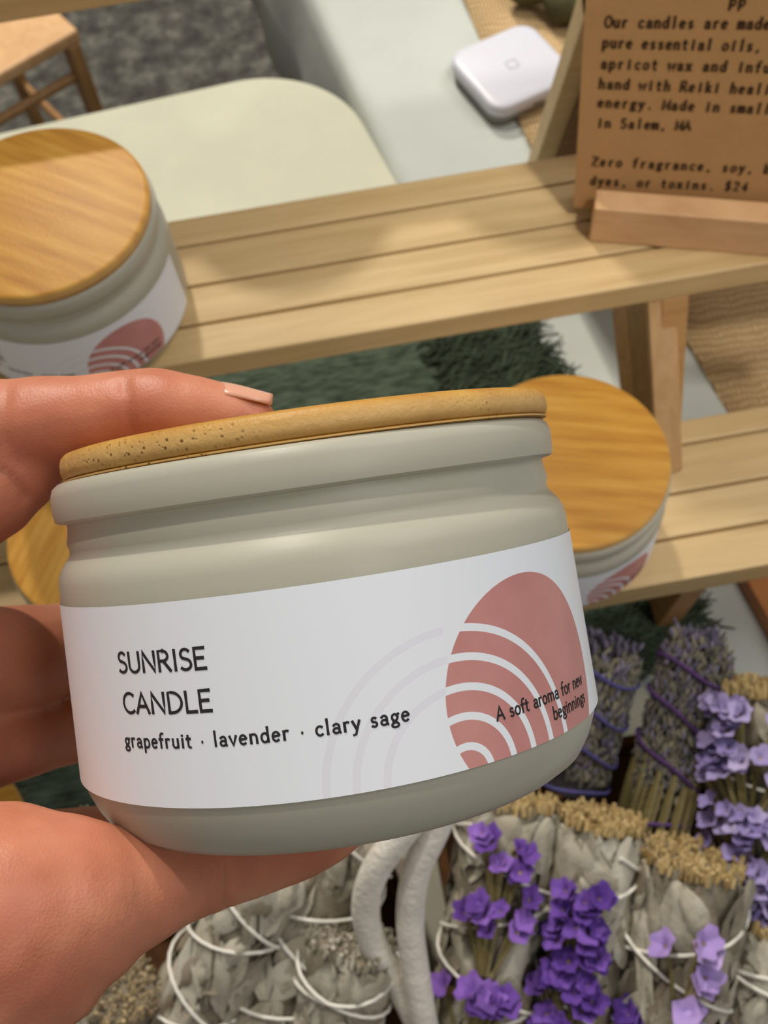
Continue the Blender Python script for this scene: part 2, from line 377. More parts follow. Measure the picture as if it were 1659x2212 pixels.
# ------------------------------------------------------------------ lettering: pen strokes, cap height 1
def arc(cx, cy, rx, ry, a0, a1, n=14):
    return [(cx+rx*math.cos(math.radians(a0+(a1-a0)*i/n)), cy+ry*math.sin(math.radians(a0+(a1-a0)*i/n))) for i in range(n+1)]
G = {
 'S': (.52, [arc(.27,.76,.19,.24,35,230)+arc(.25,.26,.23,.26,70,-140)]),
 'U': (.68, [[(.08,1),(.08,.35)]+arc(.34,.32,.26,.32,180,360)+[(.60,1)]]),
 'N': (.72, [[(.08,0),(.08,1),(.64,0),(.64,1)]]),
 'R': (.62, [[(.08,0),(.08,1),(.28,1)]+arc(.28,.75,.22,.25,90,-90)+[(.08,.5)],[(.28,.5),(.58,0)]]),
 'I': (.26, [[(.13,0),(.13,1)]]),
 'E': (.52, [[(.48,1),(.08,1),(.08,0),(.50,0)],[(.08,.52),(.42,.52)]]),
 'C': (.66, [arc(.40,.5,.34,.5,50,310)]),
 'A': (.70, [[(.04,0),(.35,1),(.66,0)],[(.15,.34),(.55,.34)]]),
 'D': (.70, [[(.08,0),(.08,1),(.22,1)]+arc(.22,.5,.42,.5,90,-90)+[(.08,0)]]),
 'L': (.50, [[(.08,1),(.08,0),(.48,0)]]),
 'O': (.76, [arc(.38,.5,.34,.5,0,360,24)]),
 'M': (.84, [[(.06,0),(.12,1),(.42,.2),(.72,1),(.78,0)]]),
 'Z': (.60, [[(.06,1),(.54,1),(.06,0),(.54,0)]]),
 'a': (.50, [[(.10,.52)]+arc(.25,.44,.16,.18,120,0)+[(.41,.05),(.46,0)],arc(.24,.17,.17,.17,60,330)]),
 'b': (.54, [[(.09,1.02),(.09,.02)],arc(.28,.31,.20,.31,160,-160,18)]),
 'c': (.46, [arc(.27,.31,.21,.31,50,310)]),
 'd': (.54, [[(.45,1.02),(.45,0)],arc(.26,.31,.20,.31,20,340,18)]),
 'e': (.50, [[(.06,.33),(.44,.36)]+arc(.25,.31,.20,.31,12,310,18)]),
 'f': (.34, [[(.14,0),(.14,.80)]+arc(.28,.82,.14,.2,180,60),[(.02,.60),(.30,.60)]]),
 'g': (.50, [arc(.24,.38,.16,.22,0,360,18),[(.38,.52),(.48,.60)],[(.15,.18),(.12,.08),(.36,.02)]+arc(.24,-.14,.20,.15,50,-230,16)]),
 'h': (.54, [[(.09,1.02),(.09,0)],[(.09,.42)]+arc(.27,.40,.18,.22,160,0)+[(.45,0)]]),
 'i': (.24, [[(.12,.62),(.12,0)],[(.12,.82),(.13,.87)]]),
 'k': (.50, [[(.09,1.02),(.09,0)],[(.42,.62),(.10,.28)],[(.20,.36),(.46,0)]]),
 'l': (.24, [[(.12,1.04),(.12,0)]]),
 'm': (.82, [[(.09,.62),(.09,0)],[(.09,.42)]+arc(.25,.40,.16,.22,160,0)+[(.41,0)],[(.41,.42)]+arc(.57,.40,.16,.22,160,0)+[(.73,0)]]),
 'n': (.54, [[(.09,.62),(.09,0)],[(.09,.42)]+arc(.27,.40,.18,.22,160,0)+[(.45,0)]]),
 'o': (.54, [arc(.27,.31,.21,.31,0,360,20)]),
 'p': (.54, [[(.09,.62),(.09,-.34)],arc(.28,.31,.20,.31,160,-160,18)]),
 'r': (.38, [[(.09,.62),(.09,0)],[(.09,.38)]+arc(.25,.38,.16,.24,170,60)]),
 's': (.40, [arc(.20,.46,.13,.15,40,230)+arc(.19,.16,.15,.16,70,-140)]),
 't': (.36, [[(.15,.84),(.15,.14)]+arc(.27,.14,.12,.14,180,290),[(.03,.60),(.31,.60)]]),
 'u': (.54, [[(.09,.62),(.09,.22)]+arc(.27,.22,.18,.22,180,340),[(.45,.62),(.45,0)]]),
 'v': (.48, [[(.04,.62),(.24,0),(.44,.62)]]),
 'w': (.70, [[(.04,.62),(.20,0),(.35,.55),(.50,0),(.66,.62)]]),
 'x': (.48, [[(.05,.62),(.43,0)],[(.43,.62),(.05,0)]]),
 'y': (.48, [[(.04,.62),(.25,.02)],[(.44,.62),(.16,-.30),(.04,-.32)]]),
 'z': (.46, [[(.05,.62),(.41,.62),(.05,0),(.41,0)]]),
 '.': (.22, [[(.10,.03),(.13,.03)]]), ',': (.22, [[(.13,.05),(.08,-.14)]]), '\u00b7': (.30, [[(.14,.34),(.17,.34)]]),
 '2': (.52, [arc(.26,.74,.20,.26,160,-30)+[(.06,0),(.48,0)]]), '4': (.54, [[(.40,0),(.40,1),(.05,.28),(.52,.28)]]),
 '$': (.54, [arc(.27,.72,.19,.2,35,230)+arc(.26,.28,.21,.22,70,-140),[(.27,1.08),(.27,-.08)]]),
 ' ': (.34, []),
}
def text_strokes(txt, x0, y0, size, wide=None, mono=None, track=0.0):
    """list of polylines in label units; wide = total width to fit"""
    adv = [(mono if mono else G[c][0]+track) for c in txt]
    tot = sum(adv)*size; sx = (wide/tot if wide else 1.0); x = x0; out = []
    for c, a in zip(txt, adv):
        gx = min(1.0, mono*.88/G[c][0]) if mono else 1.0
        off = (mono-G[c][0]*gx)/2*size if mono else 0
        for st in G[c][1]: out.append([(x+(off+px*size*gx)*sx, y0+py*size) for px, py in st])
        x += a*size*sx
    return out
def ribbon(mb, pl, wid, fn):
    """flat pen stroke of width wid laid on a surface: fn(x, y) -> point; round joins"""
    pts = [pl[0]]
    for p in pl[1:]:
        q = pts[-1]; L = math.hypot(p[0]-q[0], p[1]-q[1]); k = max(1, int(L/(wid*3)))
        pts += [(q[0]+(p[0]-q[0])*i/k, q[1]+(p[1]-q[1])*i/k) for i in range(1, k+1)]
    vs = []; fs = []
    for i, p in enumerate(pts):
        a = pts[max(i-1,0)]; b = pts[min(i+1,len(pts)-1)]
        tx, ty = b[0]-a[0], b[1]-a[1]; L = math.hypot(tx, ty) or 1e-9; tx /= L; ty /= L
        k = 1.0
        if 0 < i < len(pts)-1:
            ux, uy = p[0]-a[0], p[1]-a[1]; l1 = math.hypot(ux, uy) or 1e-9
            cs = abs((ux*tx+uy*ty)/l1); k = min(1/max(cs, .45), 1.9)
        e = .35*wid if i == 0 else (-.35*wid if i == len(pts)-1 else 0)
        x, y = p[0]-tx*e, p[1]-ty*e
        h = wid*k*.5*(1.18 if i in (0, len(pts)-1) else 1.0)
        vs += [fn(x-ty*h, y+tx*h), fn(x+ty*h, y-tx*h)]
        if i: fs.append((2*i-2, 2*i-1, 2*i+1, 2*i))
    mb.add(vs, fs)

# ------------------------------------------------------------------ candles
H_LID, H_RIM = .0663, .0612
def jar_r(h): return .0463 + (.0472-.0463)*(.0409-h)/(.0409-.0104)
GLASS = [(0,.0006),(.030,.0006),(.0385,.0004),(.0412,.0010),(.0436,.0026),(.0452,.0052),(.0464,.0082),(.04715,.0110),(.0463,.0409),(.0462,.0440),
         (.0459,.0455),(.0453,.0467),(.0446,.0476),(.0440,.0483),(.0436,.0490),(.0436,.0498),(.0439,.0509),(.0436,.0521),(.0434,.0534),(.0434,.0542),(.0446,.0544),(.0453,.0548),(.0455,.0560),(.0455,.0590),(.0450,.0605),(.0441,.0612),
         (.0415,.0612),(.0408,.0600),(.0405,.0520),(.0430,.0440),(.0436,.0110),(.0410,.0065),(0,.0060)]
LID = [(0,.0613),(.0436,.0613),(.0440,.06145),(.0440,.0617),(.0436,.06185),(.0440,.06205),(.0444,.0632),(.0443,.0647),(.0440,.0655),(.0434,.0661),(.0425,.0663),(0,.0663)]
def lab_pt(u, h, off):
    r = jar_r(h)+off; a = u/.0468; return (r*math.sin(a), -r*math.cos(a), h)
def build_candle(full=True):
    root = empty('candle', (0,0,0))
    g = MB(); g.lathe(GLASS, 128); g.build('glass_jar', M['frost'], root, angle=50)
    x = MB(); x.lathe([(0,.0068),(.0408,.0068),(.0432,.0112),(.0426,.0425),(.041,.0432),(0,.0432)], 96); x.build('wax', M['wax'], root)
    l = MB(); l.lathe(LID, 128); lo_ = l.build('lid', M['lid'], root, angle=60); lo_.location = (.0012, 0, 0)
    # paper label round the jar
    lb = MB(); nu, nv = 200, 10; u0, u1 = -.0740, .0740; uv = []
    vs = []
    for j in range(nv+1):
        h = .0104+(.0409-.0104)*j/nv
        for i in range(nu+1):
            u = u0+(u1-u0)*i/nu; vs.append(lab_pt(u, h, .00018)); uv.append((u*1000, h*1000))
    n1 = nu+1
    lb.add(vs, [(j*n1+i, j*n1+i+1, (j+1)*n1+i+1, (j+1)*n1+i) for j in range(nv) for i in range(nu)])
    lo = lb.build('paper_label', M['label'], root)
    ul = lo.data.uv_layers.new(name='label')
    for lp in lo.data.loops: ul.data[lp.index].uv = uv[lp.vertex_index]
    tx = MB(); fn = lambda a, b: lab_pt(a, b, .00024)
    T = lambda t, x0, y0, s, wide, wd, track=.02: [ribbon(tx, pl, wd, fn) for pl in text_strokes(t, x0, y0, s, wide, None, track)]
    T('SUNRISE', -.0357, .0308, .0030, .0174, .00045, .06)
    T('CANDLE', -.0357, .0246, .0030, .0174, .00045, .06)
    T('grapefruit \u00b7 lavender \u00b7 clary sage', -.0364, .0194, .0021, .0466, .00034, .13)
    T('A soft aroma for new', .0238, .0161, .0020, .0246, .00030, .06)
    T('beginnings', .0362, .0131, .0020, .0122, .00030, .06)
    tx.build('printed_words', M['ink'], lo, smooth=False)
    return root

candle0 = build_candle()
Q = (-.0063, -.0498, .1991)
CB = EYE + RT*Q[0] + UP*Q[1] + FW*Q[2] + RT*(-.1494+.142)*.026
CA = (-.142*RT + UP - .0258*FW).normalized()
CF = EYE-CB; CF = (CF - CA*CF.dot(CA)).normalized()
CS = CA.cross(CF)
candle0.matrix_world = Matrix(((CS.x,-CF.x,CA.x,CB.x),(CS.y,-CF.y,CA.y,CB.y),(CS.z,-CF.z,CA.z,CB.z),(0,0,0,1)))
tag(candle0, 'frosted glass candle held up in the hand, bamboo lid, white label with pink sun', 'candle', 'sunrise candles')

ZM, ZL, ZT, TAB = ZC-.3721, ZC-.4705, 1.0487, .75
def place_candle(x, y, z, rz, lab, grp='sunrise candles', lid_turn=0.0):
    c = copy_tree(candle0)
    for ch in c.children:
        if ch.name.startswith('lid'): ch.location = (0, 0, 0); ch.rotation_euler = (0, 0, lid_turn)
    c.matrix_world = Matrix.Translation((x, y, z)) @ Matrix.Rotation(rz, 4, 'Z')
    return tag(c, lab, 'candle', grp)
place_candle(-.1004, .3179, ZM, -.23, 'frosted candle with bamboo lid standing on the middle tier of the slatted shelf', lid_turn=-.42)
place_candle(.0971, .2219, ZL, -.30, 'frosted candle with bamboo lid on the lowest tier, half behind the held candle')
place_candle(-.1049, .2268, ZL, -.4, 'candle on the lowest tier, only a piece of its lid seen between the fingers', lid_turn=1.5)
_p, _q = U(26, 1690, TAB+.008), U(57, 1768, TAB+.008); _m = (_p+_q)/2; _d = (_q-_p); _n = V(_d.y, -_d.x, 0).normalized(); _n = _n if _n.x < 0 else -_n
loose = MB(); loose.lathe([(r, z-.0613) for r, z in LID], 96)
ll = loose.build('wooden_disc', M['lid'], angle=60); ll.location = _m + _n*math.sqrt(.0443**2-(_d.length/2)**2) - V(0,0,.0035)
tag(ll, 'round bamboo disc lying on the green runner, its edge seen just above the thumb', 'wooden disc')
place_candle(-.018, .4345, ZT, .2, 'candle on the top tier, out of sight, known by its round shadow on the slats')
place_candle(.093, .4345, ZT, .2, 'candle on the top tier beside the brown card, known by its round shadow')

# ------------------------------------------------------------------ floor, tables
f = MB(); f.add([(-4,-2,0),(4,-2,0),(4,6,0),(-4,6,0)], [(0,1,2,3)]); fl = f.build('floor', M['carpet'], smooth=False); tag(fl, kind='structure')

def rounded_poly(pts, rad, n=14):
    out = []; k = len(pts)
    for i in range(k):
        p, a, b = Vector(pts[i]).to_2d(), Vector(pts[i-1]).to_2d(), Vector(pts[(i+1) % k]).to_2d()
        r = rad[i]
        if r <= 0: out.append((p.x, p.y)); continue
        ta, tb = (a-p).normalized(), (b-p).normalized(); half = ta.angle(tb)/2
        d = r/math.tan(half); c = p + (ta+tb).normalized()*(r/math.sin(half)); s0 = p+ta*d; s1 = p+tb*d
        a0 = math.atan2(s0.y-c.y, s0.x-c.x); a1 = math.atan2(s1.y-c.y, s1.x-c.x); da = (a1-a0+math.pi) % (2*math.pi)-math.pi
        out += [(c.x+r*math.cos(a0+da*j/n), c.y+r*math.sin(a0+da*j/n)) for j in range(n+1)]
    return out
# cream table: its far right corner is rounded
tr = empty('display_table', (-.5, .2, 0), 'cream topped table with a rounded far corner, carrying the slatted shelf', 'table')
TP = [(-1.2,-.25),(.170,-.25),(.170,.12),(.042,.686),(-.14,.671),(-1.2,.585)]
poly = rounded_poly(TP, [.05,.05,0,.085,0,.05], 16)
t = MB(); t.prism(poly, 2, TAB-.022, TAB); t.build('tabletop', M['cream'], tr, org=(-.5,.2,0), bevel=.003)
for x, y in ((-1.1,-.17),(.08,-.17),(-1.1,.5),(-.02,.56)):
    l = MB(); l.tube([(x,y,0),(x,y,TAB-.02)], .016, 12); l.build('leg', M['metal'], tr, org=(-.5,.2,0))
# white cloth table to the right
wr = empty('cloth_table', (.6, .5, 0), 'table under a white cloth, at right behind the shelf, holding the card reader', 'table')
e0, e1 = U(690,0,TAB), U(870,380,TAB); ed = (e1-e0).normalized()
ea = e0 - ed*.35; eb = e0 + ed*1.05
w_ = MB()
prof = [(-.020,-.165),(-.016,-.10),(-.012,-.05),(-.008,-.02),(-.005,-.005),(.000,-.0006),(.006,0),(.10,0),(.35,0),(.70,0),(.76,-.012),(.78,-.165)]
nn = V(-ed.y, ed.x, 0); nn = nn if nn.x > 0 else -nn
ny = 60; vs = []
for j in range(ny+1):
    p = ea + (eb-ea)*(j/ny)
    for q, (a, h) in enumerate(prof):
        wv = .006*math.sin(j*.9)*max(0, -h/.165) + .003*math.sin(j*.37+1)*max(0,-h/.165)
        vs.append((p + nn*(a - wv*.8) + V(0,0,h)))
k = len(prof); w_.add(vs, [(j*k+q, j*k+q+1, (j+1)*k+q+1, (j+1)*k+q) for j in range(ny) for q in range(k-1)])
cl = w_.build('tablecloth', M['white_cloth'], wr, org=(.6,.5,0), angle=70)
so = cl.modifiers.new('thickness', 'SOLIDIFY'); so.thickness = .001; so.offset = -1
tb = MB(); c0, c1 = ea+nn*.03, eb+nn*.03; c2, c3 = eb+nn*.74, ea+nn*.74
tb.prism([(c0.x,c0.y),(c1.x,c1.y),(c2.x,c2.y),(c3.x,c3.y)], 2, TAB-.03, TAB-.003); tb.build('tabletop', M['pine_brown'], wr, org=(.6,.5,0))
for p in (ea+ed*.1+nn*.15, eb-ed*.1+nn*.15, ea+ed*.1+nn*.65, eb-ed*.1+nn*.65):
    l = MB(); l.tube([(p.x,p.y,0),(p.x,p.y,TAB-.02)], .016, 12); l.build('leg', M['metal'], wr, org=(.6,.5,0))

# burlap runner on the white cloth
bu = MB(); nb = 40
def bedge(px): return [U(x, y, TAB+.002) for x, y in px]
left = bedge([(960,-90),(1000,0),(1035,80),(1070,150),(1150,330),(1330,560),(1400,640),(1493,759),(1568,882),(1660,1010)])
vs = []
for i, p in enumerate(left):
    for j in range(8):
        q = p + nn*(.26*j/7) + V(0,0, .0015*math.sin(i*2.1+j*1.7))
        vs.append(q)
bu.add(vs, [(i*8+j, i*8+j+1, (i+1)*8+j+1, (i+1)*8+j) for i in range(len(left)-1) for j in range(7)])
bo = bu.build('burlap_runner', M['burlap'], org=left[4]); so = bo.modifiers.new('thickness','SOLIDIFY'); so.thickness = .0018
tag(bo, 'tan burlap runner laid over the white tablecloth', 'runner')
# olive cloth roll beyond
oc = MB(); a, b = U(1110,-45,TAB+.02), U(1300,40,TAB+.02)
oc.tube([a+(b-a)*(i/10)+V(0,0,.002*math.sin(i*2)) for i in range(11)], [.012+.004*math.sin(i*1.3) for i in range(11)], 14)
tag(oc.build('cloth_pouch', M['olive_cloth'], org=a), 'dark olive cloth pouch on the burlap behind the brown card', 'pouch')

# green runner with fringe
rg = empty('table_runner', (-.3, .28, TAB), 'dark green woven runner with a fringed end, under the slatted shelf', 'runner')
r0, r1 = U(1085,705,TAB), U(1490,1400,TAB)
r_ = MB(); nx, nyy = 60, 16; vs = []
for j in range(nyy+1):
    q = r0 + (r1-r0)*(j/nyy)
    for i in range(nx+1):
        x = -1.0 + (q.x+1.0)*i/nx
        vs.append((x, q.y + .004*math.sin(i*.5) - (q.x-x)*.16*(j/nyy), TAB+.0028+.0007*math.sin(i*1.9+j)))
n1 = nx+1; r_.add(vs, [(j*n1+i, j*n1+i+1, (j+1)*n1+i+1, (j+1)*n1+i) for j in range(nyy) for i in range(nx)])
ro = r_.build('woven_cloth', M['rug_top'], rg, org=rg.location); so = ro.modifiers.new('thickness','SOLIDIFY'); so.thickness = .002
fr = MB(); rd = (r1-r0).normalized(); rn = V(-rd.y, rd.x, 0); rn = rn if rn.x > 0 else -rn
for k in range(1800):
    s = random.random(); p = r0 + (r1-r0)*s - rn*random.uniform(0,.06) + V(0,0,.003+random.random()*.003)
    L = random.uniform(.018,.034); an = random.gauss(-.15,.28); d = (rn*math.cos(an)+rd*math.sin(an))
    pts = [p + d*L*t + rd*.004*math.sin(t*5+k) + V(0,0,.0022*math.sin(t*3.1)+random.uniform(-.0003,.0006)) for t in (0,.25,.5,.75,1)]
    fr.tube(pts, [.0007,.0009,.0009,.0008,.0004], 5)
fo = fr.build('fringe', M['rug'], rg, org=rg.location); tag(fo, kind='stuff')

# ------------------------------------------------------------------ tiered slatted shelf
sh = empty('tiered_shelf', (-.1, .3, TAB), 'three-tier light pine slatted display shelf standing on the green runner', 'shelf')
OR = sh.location
X0, X1 = -.62, .40
def tier(ys, z, th, mat='pine'):
    for a, b in ys:
        s_ = MB(); s_.box((X0, a+.0007, z-th), (X1, b-.0007, z)); s_.build('slat', M[mat], sh, bevel=.0010, org=OR, smooth=False)
MS = [(.2820,.3020),(.3020,.3239),(.3239,.3480),(.3480,.3656)]
tier(MS, ZM, .0138)
tier([(.1817,.2045),(.2045,.2280),(.2280,.2545),(.2545,.2690)], ZL, .0180)
tier([(a+.106, b+.106) for a, b in MS], ZT, .0150)
for xs in ((.1535,.1660), (-.44,-.4275)):
    for nm, poly in (('post', [(.243,ZL),(.2825,ZM-.0138),(.366,ZM-.0138),(.338,.860),(.300,.826),(.275,.822),(.268,ZL)]),
                     ('post', [(.348,ZM),(.388,ZT-.015),(.47,ZT-.015),(.44,.96),(.405,.93),(.366,.924),(.366,ZM)]),
                     ('foot', [(.19,TAB+.004),(.1835,ZL-.018),(.269,ZL-.018),(.25,TAB+.004)]),
                     ('leg', [(.512,TAB),(.454,.90),(.405,ZT-.015),(.422,ZT-.015),(.466,.905),(.524,TAB)])):
        p_ = MB(); p_.prism(poly, 0, xs[0], xs[1]); p_.build(nm, M['pine_brown' if nm != 'leg' else 'pine'], sh, bevel=.0008, org=OR, smooth=False)
    if xs[0] > 0:
        pb = MB(); pb.add([(xs[1],.444,.912),(.36,.444,.912),(.36,.503,.765),(xs[1],.503,.765),(xs[1],.452,.915),(.36,.452,.915),(.36,.511,.768),(xs[1],.511,.768)], [(0,3,2,1),(4,5,6,7),(0,1,5,4),(1,2,6,5),(2,3,7,6),(3,0,4,7)]); pb.build('shade_board', M['shade_board_wood'], sh, org=OR, smooth=False)  # added dark board, stands for the shade between leg and card
    pf = MB(); a = V((xs[0]+xs[1])/2, .2405, ZL+.0005); b = V((xs[0]+xs[1])/2-.006, .2862, ZM-.0141)
    pf.bar(a, b, xs[1]-xs[0]+.0006, .005, (1,0,0)); pf.build('post', M['pine_tan'], sh, bevel=.0008, org=OR, smooth=False)

# ------------------------------------------------------------------ brown card in its wooden holder
hb = empty('card_holder', U(1272,520,ZM), 'small wooden block holder on the middle tier, gripping the brown card', 'holder')
h0, h1 = U(1272,523,ZM), U(1540,545,ZM); hd = (h1-h0); hd.z = 0; hd.normalize(); hn = V(-hd.y, hd.x, 0)
def hp(a, b, c): return h0 + hd*a + hn*b + V(0,0,c)
HW = .165
hm = MB(); lip_ = MB()
for lo, hi in (((0,0,.0003),(HW,.0115,.021)), ((0,.0115,.0003),(HW,.0165,.006)), ((0,.0165,.0003),(HW,.030,.021))):
    vs = [hp(*p) for p in ((lo[0],lo[1],lo[2]),(hi[0],lo[1],lo[2]),(hi[0],hi[1],lo[2]),(lo[0],hi[1],lo[2]),(lo[0],lo[1],hi[2]),(hi[0],lo[1],hi[2]),(hi[0],hi[1],hi[2]),(lo[0],hi[1],hi[2]))]
    (lip_ if lo[1] == 0 else hm).add(vs, [(0,3,2,1),(4,5,6,7),(0,1,5,4),(1,2,6,5),(2,3,7,6),(3,0,4,7)])
lip_.build('front_lip', M['lit_lip_wood'], hb, org=hb.location, bevel=.0008, smooth=False)
hm.build('block', M['pine_brown'], hb, org=hb.location, bevel=.0008, smooth=False)
# card plane
cb = hp(-.0085, .0138, .0065)
lean = math.radians(9); cu = hd; cv = (V(0,0,1)*math.cos(lean) + hn*math.sin(lean)).normalized(); cn = cu.cross(cv)
if cn.dot(EYE-cb) < 0: cn = -cn
CW, CH = .19, .20
# lean the left edge as in the photograph
def card_uv(px, py):
    d = ray(px, py); tt = (cb-EYE).dot(cn)/d.dot(cn); p = EYE+d*tt-cb; return p.dot(cu), p.dot(cv)
def cp(u, v, off=0): return cb + cu*u + cv*v + cn*off
tl = card_uv(1265, 0)
kc = empty('text_card', cb, 'brown kraft card with typed text standing in the wooden holder', 'card')
cm = MB(); slope = tl[0]/tl[1]
vs = [cp(0,0,0), cp(CW,0,0), cp(CW+slope*CH,CH,0), cp(slope*CH,CH,0)]
vs += [p - cn*.0006 for p in vs]
cm.add(vs, [(0,1,2,3),(7,6,5,4),(0,4,5,1),(1,5,6,2),(2,6,7,3),(3,7,4,0)])
cm.build('paper', M['card'], kc, org=cb, smooth=False)
tm = MB()
LINES = [('Our candles are made', (1305,58), (1659,62)), ('pure essential oils,', (1299,102), (1645,110)), ('apricot wax and infu', (1295,147), (1659,156)),
         ('hand with Reiki heali', (1291,190), (1659,203)), ('energy. Made in small', (1288,230), (1659,245)), ('in Salem, MA', (1287,274), (1492,281)),
         ('Zero fragrance, soy, b', (1276,357), (1659,374)), ('dyes, or toxins. $24', (1272,398), (1615,412)), ('pp', (1572,12), (1612,13))]
for txt, a, b in LINES:
    ua, va = card_uv(*a); ub, vb = card_uv(*b)
    L = math.hypot(ub-ua, vb-va); ang = math.atan2(vb-va, ub-ua)
    pitch = L/(len(txt)-(.3 if b[0] == 1659 else 0)); size = .0043
    for st in text_strokes(txt, 0, 0, size, None, pitch/size):
        fn = lambda x, y: cp(ua+x*math.cos(ang)-y*math.sin(ang), va+x*math.sin(ang)+y*math.cos(ang), .0002)
        ribbon(tm, st, .00095, fn)
tm.build('typed_words', M['card_ink'], kc, org=cb, smooth=False)

# ------------------------------------------------------------------ white square card reader
sq = empty('card_reader', U(1095,190,TAB), 'white square card reader with rounded corners lying on cloth and burlap', 'card reader')
sx_ = U(1075,248,TAB+.003)-U(1003,165,TAB+.003); sx_.z = 0; sx_.normalize(); sy_ = V(-sx_.y, sx_.x, 0)
cen = (U(985,150,TAB+.01)+U(1215,150,TAB+.01)+U(1055,262,TAB+.004)+U(1165,85,TAB+.016))/4; cen.z = TAB+.0045
def rsq(h, rad):
    pts = rounded_poly([(-h,-h),(h,-h),(h,h),(-h,h)], [rad]*4, 10); return pts
sm = MB()
def ringstack(mb, stack):
    base = None; k = None; vs = []
    for h, rad, z in stack:
        pr = rsq(h, rad); k = len(pr); vs += [cen + sx_*x + sy_*y + V(0,0,z) for x, y in pr]
    n = len(stack)
    fs = [(i*k+j, i*k+(j+1) % k, (i+1)*k+(j+1) % k, (i+1)*k+j) for i in range(n-1) for j in range(k)]
    fs += [tuple(range(k))[::-1], tuple(range((n-1)*k, n*k))]; mb.add(vs, fs)
hs = .0355
ringstack(sm, [(hs-.0016,.013,.0035),(hs,.013,.006),(hs,.013,.0115),(hs-.0006,.013,.0132),(hs-.002,.012,.0142),(hs-.005,.010,.0147)])
sm.build('case', M['device_white'], sq, org=sq.location, angle=50)
s2 = MB(); ringstack(s2, [(hs-.004,.011,.0),(hs-.0012,.012,.0008),(hs-.0012,.012,.0035)]); s2.build('base', M['device_grey'], sq, org=sq.location)
s3 = MB(); p0 = cen + sx_*hs*.999 - sy_*.004 + V(0,0,.007)
fdir = min((sx_, -sx_, sy_, -sy_), key=lambda d: d.y); pdir = V(-fdir.y, fdir.x, 0); p0 = cen + fdir*(hs-.0005) + V(0,0,.0065)
s3.bar(p0 - pdir*.004, p0 + pdir*.004, .0022, .0016); s3.build('port', M['metal'], sq, org=sq.location)
s4 = MB(); c_ = cen + V(0,0,.0148)
pts = rounded_poly([(-.004,-.004),(.004,-.004),(.004,.004),(-.004,.004)], [.0012]*4, 4)
s4.tube([c_+sx_*x+sy_*y for x, y in pts+[pts[0]]], .0003, 5); s4.build('emblem', M['device_grey'], sq, org=sq.location)

# ------------------------------------------------------------------ wooden board at the right edge, chair on the carpet
bd = MB(); b0, b1, = U(1606,1240,TAB+.014), U(1670,1355,TAB+.014); dd = (b1-b0); dd.z = 0; dd.normalize(); dn = V(-dd.y, dd.x, 0); dn = dn if dn.x > 0 else -dn
b0 = b0 - dd*.02; vs = []
for z in (TAB+.001, TAB+.014):
    vs += [b0+V(0,0,z-b0.z), b0+dd*.16+V(0,0,z-b0.z), b0+dd*.16+dn*.10+V(0,0,z-b0.z), b0+dn*.10+V(0,0,z-b0.z)]
bd.add(vs, [(0,1,2,3)[::-1],(4,5,6,7),(0,1,5,4),(1,2,6,5),(2,3,7,6),(3,0,4,7)])
tag(bd.build('wooden_board', M['board_wood'], org=b0, bevel=.001, smooth=False), 'reddish brown wooden board lying at the far right on the white cloth', 'board')

ch = empty('wooden_chair', (-.40, 1.30, 0), 'light brown wooden chair on the grey carpet, seen beyond the cream table', 'chair')
ce = V(-.86,-.51,0).normalized(); cnn = V(-ce.y, ce.x, 0); cnn = cnn if cnn.y > 0 else -cnn
L1 = V(-.243,1.182,0); CO = ch.location
def cq(a, b, z): return L1 + ce*a + cnn*b + V(0,0,z)
st = MB(); vs = [cq(a,b,z) for z in (.432,.450) for a, b in ((-.012,-.012),(.33,-.012),(.33,.33),(-.012,.33))]
st.add(vs, [(0,1,2,3),(7,6,5,4),(0,4,5,1),(1,5,6,2),(2,6,7,3),(3,7,4,0)]); st.build('seat', M['lit_seat_wood'], ch, org=CO, bevel=.004, smooth=False)
for a, b in ((0,0),(.31,0),(.31,.28),(0,.28)):
    l = MB(); l.bar(cq(a,b,.0), cq(a,b,.433), .017, .026, tuple(ce)); l.build('leg', M['chair_wood'], ch, org=CO, bevel=.003, smooth=False)
for (a, b), (c, d), z in (((0,0),(.31,0),.385),((0,.28),(.31,.28),.30),((0,0),(0,.28),.20),((.31,0),(.31,.28),.20)):
    l = MB(); l.tube([cq(a,b,z), cq((a+c)/2,(b+d)/2,z), cq(c,d,z)], .0065, 10); l.build('stretcher', M['chair_wood'], ch, org=CO)
for a in (0,.31):
    l = MB(); l.bar(cq(a,.28,.45), cq(a,.36,.86), .017, .026, tuple(ce)); l.build('back_post', M['chair_wood'], ch, org=CO, bevel=.003, smooth=False)
l = MB(); l.bar(cq(-.01,.35,.80), cq(.32,.35,.80), .09, .014, (0,0,1)); l.build('backrest', M['chair_wood'], ch, org=CO, bevel=.003, smooth=False)

